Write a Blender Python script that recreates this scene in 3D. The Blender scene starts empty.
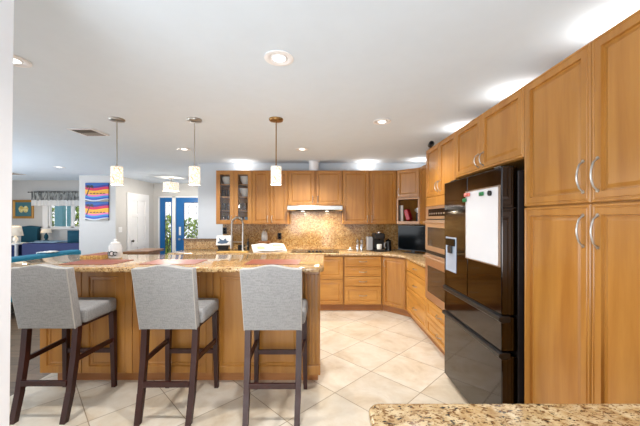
import bpy, bmesh, math, random
from mathutils import Vector, Matrix

random.seed(7)
C = bpy.context.scene.collection
SC = bpy.context.scene
PI = math.pi

# ------------------------------------------------------------------ camera
cam = bpy.data.cameras.new('camera')
cam_o = bpy.data.objects.new('camera', cam); C.objects.link(cam_o)
cam_o.location = (0, 0, 1.469); cam_o.rotation_euler = (PI/2, 0, 0)
cam.sensor_fit = 'HORIZONTAL'; cam.sensor_width = 36.0
cam.lens = 302.0/640.0*36.0
cam.shift_x = -4.0/640; cam.shift_y = 6.0/640
cam.clip_start = 0.02
SC.camera = cam_o

# ------------------------------------------------------------------ world, light, exposure
W = bpy.data.worlds.new('World'); SC.world = W; W.use_nodes = True
bg = W.node_tree.nodes['Background']
bg.inputs['Color'].default_value = (0.94, 0.97, 1.0, 1)
bg.inputs['Strength'].default_value = .85
SC.view_settings.view_transform = 'Standard'
SC.view_settings.look = 'None'
SC.view_settings.exposure = 0.9
SC.view_settings.gamma = 1.0
SC.view_settings.use_curve_mapping = False
DOWN_W, UP_W, PEND_W, HOOD_W = 42.0, .8, 2.2, 3.5
CEIL = 2.46

def light(name, kind, loc, power, size=0.1, rot=(0, 0, 0), color=(1, .96, .9), spot=None, blend=.5):
    l = bpy.data.lights.new(name, kind); l.energy = power; l.color = color
    if kind == 'AREA': l.shape = 'DISK'; l.size = size
    elif kind == 'SPOT': l.shadow_soft_size = size; l.spot_size = spot; l.spot_blend = blend
    else: l.shadow_soft_size = size
    o = bpy.data.objects.new(name, l); C.objects.link(o); o.location = loc; o.rotation_euler = rot
    return o

# fill light added behind the camera to brighten the ceiling
b_ = light('ceiling_fill_light', 'AREA', (-1.0, -1.6, .9), 60, 2.6, (PI-.72, 0, 0), (.92, .96, 1))
# unseen fill light added at the far left, no window is built there
d_ = light('left_fill_light', 'AREA', (-10.2, 2.4, 1.5), 105, 3.0, (0, -PI/2-.5, 0), (.88, .94, 1))
e_ = light('living_fill_light', 'AREA', (-7.2, 3.2, .5), 110, 2.6, (PI, 0, 0), (.92, .96, 1))  # unseen upward fill, added to brighten the ceiling on the living room side
# uplights lying on top of the cabinets, washing the ceiling above them
for (x, y) in ((-1.42, 5.22), (.75, 5.22), (1.62, 5.05), (1.5, 3.25), (1.48, 2.33), (1.48, 1.5)):
    light('uplight', 'AREA', (x, y, 2.30), UP_W, .09, (PI, 0, 0), (1, .97, .92))

# ------------------------------------------------------------------ helpers
def lin(c):
    c /= 255.0
    return c/12.92 if c <= .04045 else ((c+.055)/1.055)**2.4
def rgb(r, g, b): return (lin(r), lin(g), lin(b), 1)

class MB:
    def __init__(s): s.bm = bmesh.new()
    def _merge(s, t):
        me = bpy.data.meshes.new('tmp'); t.to_mesh(me); t.free(); s.bm.from_mesh(me); bpy.data.meshes.remove(me)
    def box(s, x0, x1, y0, y1, z0, z1, bev=0.0, seg=2, M=None):
        t = bmesh.new()
        v = [t.verts.new((x, y, z)) for z in (z0, z1) for y in (y0, y1) for x in (x0, x1)]
        for f in ((0, 2, 3, 1), (4, 5, 7, 6), (0, 1, 5, 4), (2, 6, 7, 3), (0, 4, 6, 2), (1, 3, 7, 5)):
            t.faces.new([v[i] for i in f])
        if bev: bmesh.ops.bevel(t, geom=list(t.edges), offset=bev, segments=seg, profile=.5, affect='EDGES')
        if M: t.transform(M)
        s._merge(t); return s
    def prism(s, pts, a0, a1, axis='z', bev=0.0, seg=2, M=None):
        """polygon pts extruded along an axis: z -> (x,y), y -> (x,z), x -> (y,z)"""
        def P(p, a): return {'z': (p[0], p[1], a), 'y': (p[0], a, p[1]), 'x': (a, p[0], p[1])}[axis]
        t = bmesh.new()
        lo = [t.verts.new(P(p, a0)) for p in pts]; hi = [t.verts.new(P(p, a1)) for p in pts]
        t.faces.new(lo[::-1]); t.faces.new(hi)
        n = len(pts)
        for i in range(n): t.faces.new((lo[i], lo[(i+1) % n], hi[(i+1) % n], hi[i]))
        bmesh.ops.recalc_face_normals(t, faces=t.faces)
        if bev:
            ed = [e for e in t.edges if e.calc_face_angle(0) > .5]
            bmesh.ops.bevel(t, geom=ed, offset=bev, segments=seg, profile=.5, affect='EDGES')
        if M: t.transform(M)
        s._merge(t); return s
    def cyl(s, p0, p1, r0, r1=None, n=20, cap=True):
        p0, p1 = Vector(p0), Vector(p1); r1 = r0 if r1 is None else r1
        d = (p1-p0); q = d.to_track_quat('Z', 'Y')
        A, B = [], []
        for k in range(n):
            a = 2*PI*k/n; u = q @ Vector((math.cos(a), math.sin(a), 0))
            A.append(s.bm.verts.new(p0+u*r0)); B.append(s.bm.verts.new(p1+u*r1))
        for k in range(n): s.bm.faces.new((A[k], A[(k+1) % n], B[(k+1) % n], B[k]))
        if cap: s.bm.faces.new(A[::-1]); s.bm.faces.new(B)
        return s
    def bar(s, p0, p1, w, d, w1=None, d1=None):
        """tapered rectangular bar, width along X, depth along Y (for posts) """
        w1 = w if w1 is None else w1; d1 = d if d1 is None else d1
        r = []
        for (p, a, b) in ((p0, w, d), (p1, w1, d1)):
            r.append([s.bm.verts.new((p[0]+sx*a/2, p[1]+sy*b/2, p[2])) for sx, sy in ((-1, -1), (1, -1), (1, 1), (-1, 1))])
        lo, hi = r
        s.bm.faces.new(lo[::-1]); s.bm.faces.new(hi)
        for i in range(4): s.bm.faces.new((lo[i], lo[(i+1) % 4], hi[(i+1) % 4], hi[i]))
        return s
    def lathe(s, prof, c=(0, 0, 0), n=28, cap=True):
        rings = []
        for (r, z) in prof:
            rings.append([s.bm.verts.new((c[0]+r*math.cos(2*PI*k/n), c[1]+r*math.sin(2*PI*k/n), c[2]+z)) for k in range(n)])
        for a, b in zip(rings, rings[1:]):
            for k in range(n): s.bm.faces.new((a[k], a[(k+1) % n], b[(k+1) % n], b[k]))
        if cap:
            s.bm.faces.new(rings[0][::-1]); s.bm.faces.new(rings[-1])
        return s
    def tube(s, pts, r, n=10):
        pts = [Vector(p) for p in pts]
        rr = r if isinstance(r, (list, tuple)) else [r]*len(pts)
        rings = []; up = None
        for i, p in enumerate(pts):
            d = (pts[min(i+1, len(pts)-1)]-pts[max(i-1, 0)]).normalized()
            if up is None:
                up = Vector((0, 0, 1)) if abs(d.z) < .9 else Vector((0, 1, 0))
            a = d.cross(up).normalized(); b = a.cross(d).normalized(); up = b
            rings.append([s.bm.verts.new(p+(a*math.cos(2*PI*k/n)+b*math.sin(2*PI*k/n))*rr[i]) for k in range(n)])
        for A, B in zip(rings, rings[1:]):
            for k in range(n): s.bm.faces.new((A[k], A[(k+1) % n], B[(k+1) % n], B[k]))
        s.bm.faces.new(rings[0][::-1]); s.bm.faces.new(rings[-1])
        return s
    def rings_panel(s, x0, x1, z0, z1, prof, fill=True, back=None):
        """nested rectangular rings facing -Y: prof = [(inset, y)...]"""
        R = []
        for (i, y) in prof:
            R.append([s.bm.verts.new(p) for p in ((x0+i, y, z0+i), (x1-i, y, z0+i), (x1-i, y, z1-i), (x0+i, y, z1-i))])
        for a, b in zip(R, R[1:]):
            for k in range(4): s.bm.faces.new((a[k], a[(k+1) % 4], b[(k+1) % 4], b[k]))
        if fill: s.bm.faces.new(R[-1])
        s.bm.faces.new(R[0][::-1]) if fill else None
        return s
    def grid(s, nu, nv, f):
        V = [[s.bm.verts.new(f(i/nu, j/nv)) for j in range(nv+1)] for i in range(nu+1)]
        for i in range(nu):
            for j in range(nv): s.bm.faces.new((V[i][j], V[i+1][j], V[i+1][j+1], V[i][j+1]))
        return s
    def build(s, name, mat, parent=None, smooth=False, label=None, solid=0):
        bmesh.ops.recalc_face_normals(s.bm, faces=s.bm.faces)
        me = bpy.data.meshes.new(name); s.bm.to_mesh(me); s.bm.free()
        if mat: me.materials.append(mat)
        if smooth:
            for p in me.polygons: p.use_smooth = True
            try: me.set_sharp_from_angle(angle=math.radians(42))
            except Exception: pass
        o = bpy.data.objects.new(name, me); C.objects.link(o)
        if parent: o.parent = parent
        if label: o['label'] = label
        if solid:
            m = o.modifiers.new('thick', 'SOLIDIFY'); m.thickness = solid; m.offset = 0
        return o

def thing(name, label, cat, loc=(0, 0, 0), rz=0, group=None):
    o = bpy.data.objects.new(name, None); C.objects.link(o)
    o.empty_display_size = .05
    o.location = loc; o.rotation_euler = (0, 0, rz); o['label'] = label; o['category'] = cat
    if group: o['group'] = group
    return o
def tag(o, label, cat, group=None, loc=None, rz=None):
    o['label'] = label; o['category'] = cat
    if group: o['group'] = group
    if loc is not None: o.location = loc
    if rz is not None: o.rotation_euler = (0, 0, rz)
    return o
def struct(name, mb, mat, parent=None, smooth=False):
    o = mb.build(name, mat, parent, smooth)
    o['kind'] = 'structure'
    return o
def copy_tree(o, parent=None):
    c = o.copy(); C.objects.link(c)
    if parent: c.parent = parent
    for ch in [k for k in bpy.data.objects if k.parent == o]: copy_tree(ch, c)
    return c

# ------------------------------------------------------------------ materials
class NT:
    def __init__(s, name):
        s.m = bpy.data.materials.new(name); s.m.use_nodes = True
        s.t = s.m.node_tree; s.b = s.t.nodes['Principled BSDF']
    def n(s, typ, **kw):
        x = s.t.nodes.new(typ)
        for k, v in kw.items():
            if k in x.inputs.keys(): x.inputs[k].default_value = v
            else: setattr(x, k, v)
        return x
    def l(s, a, b): s.t.links.new(a, b)
    def math(s, op, a, b=None, c=None):
        x = s.n('ShaderNodeMath', operation=op)
        for i, v in enumerate((a, b, c)):
            if v is None: continue
            if hasattr(v, 'node'): s.l(v, x.inputs[i])
            else: x.inputs[i].default_value = v
        return x.outputs[0]
    def ramp(s, fac, stops, interp='LINEAR'):
        r = s.n('ShaderNodeValToRGB'); e = r.color_ramp.elements; r.color_ramp.interpolation = interp
        while len(e) < len(stops): e.new(.5)
        for el, (p, c) in zip(e, stops): el.position = p; el.color = c
        s.l(fac, r.inputs[0]); return r.outputs[0]
    def mix(s, fac, a, b, blend='MIX'):
        x = s.n('ShaderNodeMix', data_type='RGBA', blend_type=blend)
        for sock, v in ((x.inputs[0], fac), (x.inputs[6], a), (x.inputs[7], b)):
            if hasattr(v, 'node'): s.l(v, sock)
            else: sock.default_value = v
        return x.outputs[2]
    def obj(s, scale=(1, 1, 1), rot=(0, 0, 0), loc=(0, 0, 0), rnd=0):
        tc = s.n('ShaderNodeTexCoord'); mp = s.n('ShaderNodeMapping')
        mp.inputs['Scale'].default_value = scale; mp.inputs['Rotation'].default_value = rot; mp.inputs['Location'].default_value = loc
        if rnd:
            oi = s.n('ShaderNodeObjectInfo'); vm = s.n('ShaderNodeVectorMath', operation='ADD')
            m = s.math('MULTIPLY', oi.outputs['Random'], rnd)
            s.l(tc.outputs['Object'], vm.inputs[0]); s.l(m, vm.inputs[1]); s.l(vm.outputs[0], mp.inputs[0])
        else: s.l(tc.outputs['Object'], mp.inputs[0])
        return mp.outputs[0]
    def noise(s, vec, scale, detail=3, rough=.5, dist=0):
        x = s.n('ShaderNodeTexNoise', Scale=scale, Detail=detail, Roughness=rough, Distortion=dist)
        s.l(vec, x.inputs['Vector']); return x.outputs[0]
    def bump(s, h, strength=.1, dist=.002):
        b = s.n('ShaderNodeBump', Strength=strength, Distance=dist); s.l(h, b.inputs['Height']); s.l(b.outputs[0], s.b.inputs['Normal'])

def plain(name, c, rough=.5, metal=0, spec=.5, emit=None, estr=0, alpha=1, trans=0, coat=0, var=.06):
    t = NT(name); b = t.b
    if var and not trans:
        v = t.noise(t.obj(rnd=5), 9, 2)
        k = t.ramp(v, [(.3, (1-var, 1-var, 1-var, 1)), (.7, (1, 1, 1, 1))])
        t.l(t.mix(1.0, c, k, 'MULTIPLY'), b.inputs['Base Color'])
    else: b.inputs['Base Color'].default_value = c
    b.inputs['Roughness'].default_value = rough; b.inputs['Metallic'].default_value = metal
    b.inputs['Specular IOR Level'].default_value = spec
    b.inputs['Transmission Weight'].default_value = trans
    b.inputs['Coat Weight'].default_value = coat
    b.inputs['Alpha'].default_value = alpha
    if emit: b.inputs['Emission Color'].default_value = emit; b.inputs['Emission Strength'].default_value = estr
    return t.m

def wood(name, c0, c1, axis='z', rough=.32, coat=.25):
    t = NT(name)
    sc = {'z': (1, 1, .09), 'x': (.09, 1, 1), 'y': (1, .09, 1)}[axis]
    v = t.obj(sc, rnd=7)
    a = t.noise(v, 14, 5, .55, .4); bb = t.noise(v, 150, 2, .5)
    big = t.noise(t.obj((1, 1, .35), rnd=3), 3.0, 2)
    col = t.ramp(a, [(.3, c0), (.72, c1)])
    k = t.ramp(bb, [(.3, (.86, .84, .82, 1)), (.7, (1, 1, 1, 1))])
    col = t.mix(.22, col, k, 'MULTIPLY')
    k2 = t.ramp(big, [(.3, (.88, .87, .86, 1)), (.7, (1.04, 1.04, 1.04, 1))])
    col = t.mix(1.0, col, k2, 'MULTIPLY')
    t.l(col, t.b.inputs['Base Color'])
    t.b.inputs['Roughness'].default_value = rough; t.b.inputs['Coat Weight'].default_value = coat; t.b.inputs['Coat Roughness'].default_value = .25
    t.bump(bb, .04)
    return t.m

M = {}
M['maple'] = wood('maple_vertical', rgb(160, 104, 40), rgb(184, 130, 60))
M['maple_h'] = wood('maple_horizontal', rgb(182, 124, 52), rgb(208, 154, 78), 'x')  # lighter than maple: the downlights' brightness on base drawers is in this colour
M['maple_in'] = plain('cabinet_interior', rgb(150, 112, 74), .5)
M['toe'] = wood('toe_kick_wood', rgb(158, 100, 50), rgb(184, 124, 66), 'x', .4)
M['espresso'] = wood('espresso_wood', rgb(40, 13, 10), rgb(62, 22, 16), 'z', .42, 0)
M['tablewood'] = wood('brown_table_wood', rgb(120, 76, 40), rgb(160, 108, 62), 'x', .3)
M['board'] = wood('bamboo_board', rgb(206, 158, 84), rgb(228, 186, 110), 'x', .4)
M['steel'] = plain('brushed_steel', rgb(190, 186, 180), .22, 1)
M['nickel'] = plain('satin_nickel', rgb(186, 182, 176), .3, 1)
M['brass'] = plain('antique_brass', rgb(150, 116, 72), .3, 1)
M['chrome'] = plain('polished_chrome', rgb(225, 225, 228), .08, 1)
M['bronze_steel'] = plain('warm_oven_steel', rgb(226, 204, 182), .38, 1)
M['oven_glass'] = plain('smoked_oven_glass', rgb(66, 52, 40), .08, 0)
M['fridge'] = plain('dark_fridge_steel', rgb(70, 67, 67), .07, 1, var=.02)
M['fridge_side'] = plain('fridge_side_grey', rgb(52, 46, 46), .4, .3)
M['black'] = plain('black_plastic', rgb(18, 18, 19), .35)
M['gloss_black'] = plain('gloss_black_glass', rgb(6, 6, 7), .08, 0, .1)
M['white'] = plain('white_paint', rgb(232, 232, 230), .5, var=.02)
M['trimw'] = plain('white_trim', rgb(236, 236, 238), .35, var=.02)
M['ceil'] = plain('ceiling_paint', rgb(216, 227, 238), .9, spec=.1, var=.02)
M['wall'] = plain('wall_paint', rgb(200, 199, 198), .8, spec=.2, var=.02)
M['wall2'] = plain('kitchen_wall_paint', rgb(206, 214, 222), .8, spec=.2, var=.02)
M['board_white'] = plain('whiteboard_white', rgb(206, 208, 212), .18, var=.01)
M['blue'] = plain('blue_door_paint', rgb(0, 96, 164), .35, var=.03)
M['teal'] = plain('teal_velvet', rgb(0, 124, 158), .75)
M['teal_dark'] = plain('dark_teal_fabric', rgb(8, 74, 96), .8)
M['indigo'] = plain('indigo_fabric', rgb(66, 74, 120), .8)
M['navy'] = plain('navy_fabric', rgb(24, 44, 92), .8)
M['paleblue'] = plain('pale_blue_paint', rgb(150, 180, 205), .6)
M['rust'] = plain('rust_cloth', rgb(138, 70, 52), .4)
M['ceramic'] = plain('white_ceramic', rgb(235, 235, 232), .25, var=.02)
M['paper'] = plain('white_paper', rgb(240, 238, 232), .6, var=.02)
M['red'] = plain('red_plastic', rgb(176, 24, 44), .35)
M['green'] = plain('green_magnet', rgb(40, 120, 70), .4)
M['pink'] = plain('pink_magnet', rgb(215, 120, 110), .4)
M['piping'] = plain('cream_piping', rgb(184, 180, 174), .8)
M['duct'] = plain('white_duct', rgb(232, 234, 238), .4)
M['lampglow'] = plain('lit_lens', rgb(255, 250, 240), .4, emit=(1, .96, .9, 1), estr=2.2, var=0)
M['lampshade'] = plain('lit_lamp_shade', rgb(240, 228, 210), .8, emit=(1, .86, .7, 1), estr=.12, var=.02)
M['vent_dark'] = plain('vent_throat', rgb(150, 142, 134), .7)
M['ledge'] = plain('dark_granite_edge', rgb(120, 92, 62), .2)
M['bark'] = plain('bark_brown', rgb(96, 74, 54), .9)
M['tealpost'] = plain('teal_post_paint', rgb(70, 140, 156), .6)
M['porch'] = plain('porch_concrete', rgb(190, 186, 178), .9)
M['lead'] = plain('lead_came', rgb(70, 66, 62), .4, .6)
M['soil'] = plain('lawn_green', rgb(96, 130, 60), .9)

def glassm(name, c=(1, 1, 1, 1), rough=.0, fac=.12):
    t = NT(name)
    tr = t.n('ShaderNodeBsdfTransparent'); tr.inputs[0].default_value = c
    gl = t.n('ShaderNodeBsdfGlossy'); gl.inputs['Roughness'].default_value = rough
    fr = t.n('ShaderNodeFresnel', IOR=1.45); mx = t.n('ShaderNodeMixShader')
    t.l(fr.outputs[0], mx.inputs[0]); t.l(tr.outputs[0], mx.inputs[1]); t.l(gl.outputs[0], mx.inputs[2])
    t.l(mx.outputs[0], t.t.nodes['Material Output'].inputs[0]); return t.m
M['glass'] = glassm('clear_pane')
M['glass_grey'] = glassm('grey_tinted_pane', (.55, .56, .58, 1))
def milky(name):
    t = NT(name); tr = t.n('ShaderNodeBsdfTransparent'); t.b.inputs['Base Color'].default_value = rgb(236, 238, 240); t.b.inputs['Roughness'].default_value = .1
    mx = t.n('ShaderNodeMixShader'); mx.inputs[0].default_value = .45
    t.l(tr.outputs[0], mx.inputs[1]); t.l(t.b.outputs[0], mx.inputs[2]); t.l(mx.outputs[0], t.t.nodes['Material Output'].inputs[0]); return t.m
M['milky_glass'] = milky('milky_jar_glass')
M['jar_glass'] = glassm('frosty_jar_glass', (.95, .96, .96, 1), .08)

def granite(name, tint=(1, 1, 1), rough=.1, k=1.0):
    t = NT(name)
    v = t.obj((1, 1, 1)); vs = t.obj((1, 1.7, 1.3), (.3, .2, .5))
    a = t.noise(v, 28*k, 4, .6, .4); b = t.noise(vs, 66*k, 3, .65, .5); c = t.noise(vs, 48*k, 4, .7, .3)
    d = t.noise(v, 7, 2)
    T = lambda r, g, bb: tuple(x*y for x, y in zip(rgb(r, g, bb)[:3], tint))+(1,)
    col = t.ramp(a, [(.25, T(166, 130, 88)), (.45, T(196, 164, 118)), (.6, T(214, 190, 150)), (.8, T(222, 206, 176))])
    fk = t.ramp(b, [(.53, (0, 0, 0, 1)), (.59, (1, 1, 1, 1))])
    col = t.mix(fk, col, T(126, 88, 52))
    dk = t.ramp(c, [(.585, (0, 0, 0, 1)), (.63, (1, 1, 1, 1))])
    col = t.mix(dk, col, T(48, 36, 28))
    big = t.ramp(d, [(.3, (.86, .82, .78, 1)), (.7, (1.05, 1.04, 1.0, 1))])
    col = t.mix(1.0, col, big, 'MULTIPLY')
    t.l(col, t.b.inputs['Base Color']); t.b.inputs['Roughness'].default_value = rough
    t.b.inputs['Specular IOR Level'].default_value = .6
    return t.m
M['granite'] = granite('gold_granite')
M['granite_island'] = granite('polished_island_granite', (.92, .86, .78), .05, .8)
M['granite_splash'] = granite('splash_granite', (.86, .77, .60), .14, 1.0)

def tiles():
    t = NT('travertine_tiles')
    tc = t.n('ShaderNodeTexCoord'); sx = t.n('ShaderNodeSeparateXYZ'); t.l(tc.outputs['Object'], sx.inputs[0])
    X, Y = sx.outputs[0], sx.outputs[1]; s = .722
    u = t.math('DIVIDE', t.math('SUBTRACT', t.math('SUBTRACT', Y, X), 2.46), s)
    w = t.math('DIVIDE', t.math('SUBTRACT', t.math('ADD', Y, X), 2.645), s)
    g = 0.0
    ed = []
    for q in (u, w):
        f = t.math('FRACT', q); ed.append(t.math('MINIMUM', f, t.math('SUBTRACT', 1.0, f)))
    e = t.math('MINIMUM', ed[0], ed[1])
    grout = t.math('LESS_THAN', e, .0062)
    cx = t.n('ShaderNodeCombineXYZ'); t.l(t.math('FLOOR', u), cx.inputs[0]); t.l(t.math('FLOOR', w), cx.inputs[1])
    wn = t.n('ShaderNodeTexWhiteNoise'); t.l(cx.outputs[0], wn.inputs[0])
    vm = t.n('ShaderNodeVectorMath', operation='MULTIPLY_ADD')
    t.l(wn.outputs['Color'], vm.inputs[0]); vm.inputs[1].default_value = (9, 9, 9); t.l(tc.outputs['Object'], vm.inputs[2])
    n1 = t.noise(vm.outputs[0], 3.2, 5, .6, .6); n2 = t.noise(vm.outputs[0], 14, 4, .6)
    col = t.ramp(n1, [(.26, rgb(204, 184, 156)), (.42, rgb(222, 208, 186)), (.6, rgb(232, 223, 207)), (.8, rgb(226, 214, 195))])
    k = t.ramp(n2, [(.3, (.93, .92, .9, 1)), (.65, (1, 1, 1, 1))])
    col = t.mix(1.0, col, k, 'MULTIPLY')
    kt = t.ramp(wn.outputs['Value'], [(0, (.92, .92, .91, 1)), (1, (1.03, 1.03, 1.03, 1))])
    col = t.mix(1.0, col, kt, 'MULTIPLY')
    col = t.mix(grout, col, rgb(158, 138, 112))
    t.l(col, t.b.inputs['Base Color']); t.b.inputs['Roughness'].default_value = .3
    t.b.inputs['Specular IOR Level'].default_value = .4
    t.bump(t.math('SUBTRACT', 1.0, grout), .25)
    return t.m
M['tiles'] = tiles()

def planks():
    t = NT('grey_oak_planks')
    br = t.n('ShaderNodeTexBrick', offset=.37); v = t.obj()
    t.l(v, br.inputs[0])
    br.inputs['Scale'].default_value = 1; br.inputs['Brick Width'].default_value = 1.2; br.inputs['Row Height'].default_value = .16
    br.inputs['Mortar Size'].default_value = .003; br.inputs['Color1'].default_value = rgb(142, 120, 98); br.inputs['Color2'].default_value = rgb(112, 96, 80); br.inputs['Mortar'].default_value = rgb(60, 48, 38)
    n = t.noise(t.obj((.12, 1, 1)), 30, 4, .6, .5)
    k = t.ramp(n, [(.3, (.72, .7, .68, 1)), (.7, (1.08, 1.06, 1.04, 1))])
    t.l(t.mix(1.0, br.outputs[0], k, 'MULTIPLY'), t.b.inputs['Base Color']); t.b.inputs['Roughness'].default_value = .35
    return t.m
M['planks'] = planks()

def linen():
    t = NT('grey_linen')
    v1 = t.noise(t.obj((1, 1, .06), rnd=4), 330, 2); v2 = t.noise(t.obj((.06, .3, 1), rnd=4), 330, 2)
    s = t.math('ADD', v1, v2)
    col = t.ramp(s, [(.72, rgb(140, 139, 138)), (1.0, rgb(150, 149, 149)), (1.28, rgb(160, 159, 158))])
    t.l(col, t.b.inputs['Base Color']); t.b.inputs['Roughness'].default_value = .95; t.b.inputs['Specular IOR Level'].default_value = .15
    t.bump(s, .2, .001); return t.m
M['linen'] = linen()

def capiz():
    """lit woven drum shade: warm glow with a lattice of pale bands"""
    t = NT('lit_woven_shade')
    v = t.obj(rnd=0)
    wv = t.n('ShaderNodeTexVoronoi', Scale=34.0, feature='DISTANCE_TO_EDGE'); t.l(v, wv.inputs['Vector'])
    k = t.ramp(wv.outputs['Distance'], [(.03, rgb(200, 164, 132)), (.08, rgb(252, 240, 220)), (.5, rgb(255, 250, 238))])
    t.l(k, t.b.inputs['Base Color']); t.l(k, t.b.inputs['Emission Color']); t.b.inputs['Emission Strength'].default_value = .42
    t.b.inputs['Roughness'].default_value = .8; return t.m
M['capiz'] = capiz()

def sunset_art():
    t = NT('tropical_print')
    tc = t.n('ShaderNodeTexCoord'); sx = t.n('ShaderNodeSeparateXYZ'); t.l(tc.outputs['Object'], sx.inputs[0])
    X, Z = sx.outputs[0], sx.outputs[2]
    wob = t.math('MULTIPLY', t.math('SINE', t.math('MULTIPLY', X, 9.0)), .025)
    h = t.math('DIVIDE', t.math('ADD', t.math('ADD', Z, wob), t.math('MULTIPLY', X, .05)), .42)
    col = t.ramp(h, [(0, rgb(90, 96, 92)), (.08, rgb(190, 196, 206)), (.15, rgb(16, 70, 170)), (.24, rgb(24, 130, 190)), (.33, rgb(220, 110, 170)), (.42, rgb(226, 160, 30)), (.60, rgb(230, 186, 20)), (.65, rgb(200, 6, 70)), (.80, rgb(44, 26, 130)), (.9, rgb(10, 84, 160))], 'CONSTANT')
    t.l(col, t.b.inputs['Base Color']); t.b.inputs['Roughness'].default_value = .5; return t.m
M['sunset'] = sunset_art()

def spotted(name, c0, c1, scale, thr=.5, rough=.7):
    t = NT(name); n = t.noise(t.obj(), scale, 4, .6, .6)
    t.l(t.ramp(n, [(thr-.06, c0), (thr+.06, c1)]), t.b.inputs['Base Color']); t.b.inputs['Roughness'].default_value = rough; return t.m
M['art_gold'] = spotted('botanical_print', rgb(206, 178, 92), rgb(236, 222, 160), 14)
M['goldframe'] = plain('gold_frame', rgb(186, 136, 66), .4, .4)
def streaked(name, c0, c1):
    t = NT(name); n = t.noise(t.obj((1, 1, .22)), 22, 3, .6, .5)
    t.l(t.ramp(n, [(.38, c0), (.62, c1)]), t.b.inputs['Base Color']); t.b.inputs['Roughness'].default_value = .85; return t.m
M['valance'] = streaked('grey_patterned_valance', rgb(74, 78, 80), rgb(180, 184, 184))
M['sheer'] = plain('sheer_white', rgb(225, 226, 228), .8)
M['leaf'] = spotted('garden_leaves', rgb(70, 120, 20), rgb(176, 200, 30), 6, .5)
M['straw'] = spotted('straw_weave', rgb(160, 116, 60), rgb(204, 168, 96), 60)
M['bird_picture'] = spotted('blue_grey_picture', rgb(70, 96, 128), rgb(228, 230, 232), 8, .48, .3)

# ------------------------------------------------------------------ setting
XW, YW = 1.83, 5.39         # right wall, back wall
XB = -2.6                   # where the tile meets the planks
struct('floor', MB().box(XB, 1.9, -3, 8.6, -.05, 0), M['tiles'])
struct('floor_living', MB().box(-10.4, XB, -3, 9.4, -.05, 0), M['planks'])
struct('ceiling', MB().box(-5.57, 1.9, -3.0, 8.6, CEIL, CEIL+.12).box(-10.4, -5.57, -3.0, 7.75, CEIL, CEIL+.12)
       .box(-10.4, -5.47, 7.65, 9.4, 2.78, 2.9).box(-10.4, -5.47, 7.65, 7.75, CEIL+.12, 2.78), M['ceil'])
struct('wall_right', MB().box(XW, XW+.1, -3, 5.5, 0, CEIL), M['wall2'])
struct('wall_back', MB().box(-2.25, XW, YW, YW+.11, 0, CEIL), M['wall2'])
struct('wall_half', MB().box(-2.47, -2.252, YW, YW+.11, 0, 1.098), M['wall2'])
struct('wall_left', MB().box(-2.4, -1.135, .93, 1.05, 0, CEIL), M['white'])
jm = MB().box(-1.111, -1.095, .915, 1.065, 0, CEIL-.002, .003)
for v in jm.bm.verts: v.co.x += -.011*(1.9-v.co.z)   # the jamb is a little out of plumb
tr = struct('trim_1', jm, M['trimw'])
struct('strike_plate', MB().box(-1.1085, -1.105, .985, 1.012, .85, .92), M['nickel'], tr)
# hall wall with the two canvases, its return to the foyer, the foyer end wall
struct('wall_hall', MB().box(-5.57, -4.74, 6.87, 7.0, 0, CEIL).box(-5.57, -5.45, 7.0, 9.3, 0, 2.78), M['wall'])
struct('wall_foyer_left', MB().box(-4.86, -4.74, 7.001, 8.5, 0, CEIL), M['wall'])
struct('wall_foyer_end', MB().box(-4.74, -4.60, 8.4, 8.5, 0, CEIL).box(-4.6, -3.16, 8.4, 8.5, 2.10, CEIL).box(-3.16, -1.9, 8.4, 8.5, 0, CEIL), M['wall'])
struct('wall_foyer_right', MB().box(-2.1, -2.0, 5.5, 8.399, 0, CEIL), M['wall'])
struct('wall_living_back', MB().box(-10.4, -8.40, 9.2, 9.3, 0, 2.78).box(-8.40, -6.95, 9.2, 9.3, 0, 1.2).box(-8.40, -6.95, 9.2, 9.3, 2.15, 2.78).box(-6.95, -5.571, 9.2, 9.3, 0, 2.78), M['wall'])
struct('wall_living_left', MB().box(-10.5, -10.4, 4.5, 9.3, 0, 2.78), M['wall'])
struct('baseboard_hall', MB().box(-5.57, -4.74, 6.856, 6.869, 0, .1, .003), M['trimw'])
# living room window
w1 = struct('window_1', MB().box(-8.56, -8.40, 9.18, 9.199, 1.15, 2.2).box(-6.95, -6.8, 9.18, 9.199, 1.15, 2.2).box(-8.56, -6.8, 9.18, 9.199, 2.15, 2.28), M['trimw'])
struct('window_sill', MB().box(-8.6, -6.78, 9.12, 9.199, 1.155, 1.195, .006), M['trimw'], w1)
f = MB()
for (a, b) in ((-8.40, -8.345), (-7.72, -7.63), (-7.0, -6.95)): f.box(a, b, 9.21, 9.26, 1.2, 2.15)
f.box(-8.4, -6.95, 9.21, 9.26, 1.2, 1.24).box(-8.4, -6.95, 9.21, 9.26, 2.11, 2.15)
struct('sash_frame', f, M['trimw'], w1)
struct('pane', MB().box(-8.345, -7.0, 9.232, 9.236, 1.24, 2.11), M['glass'], w1)
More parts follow.
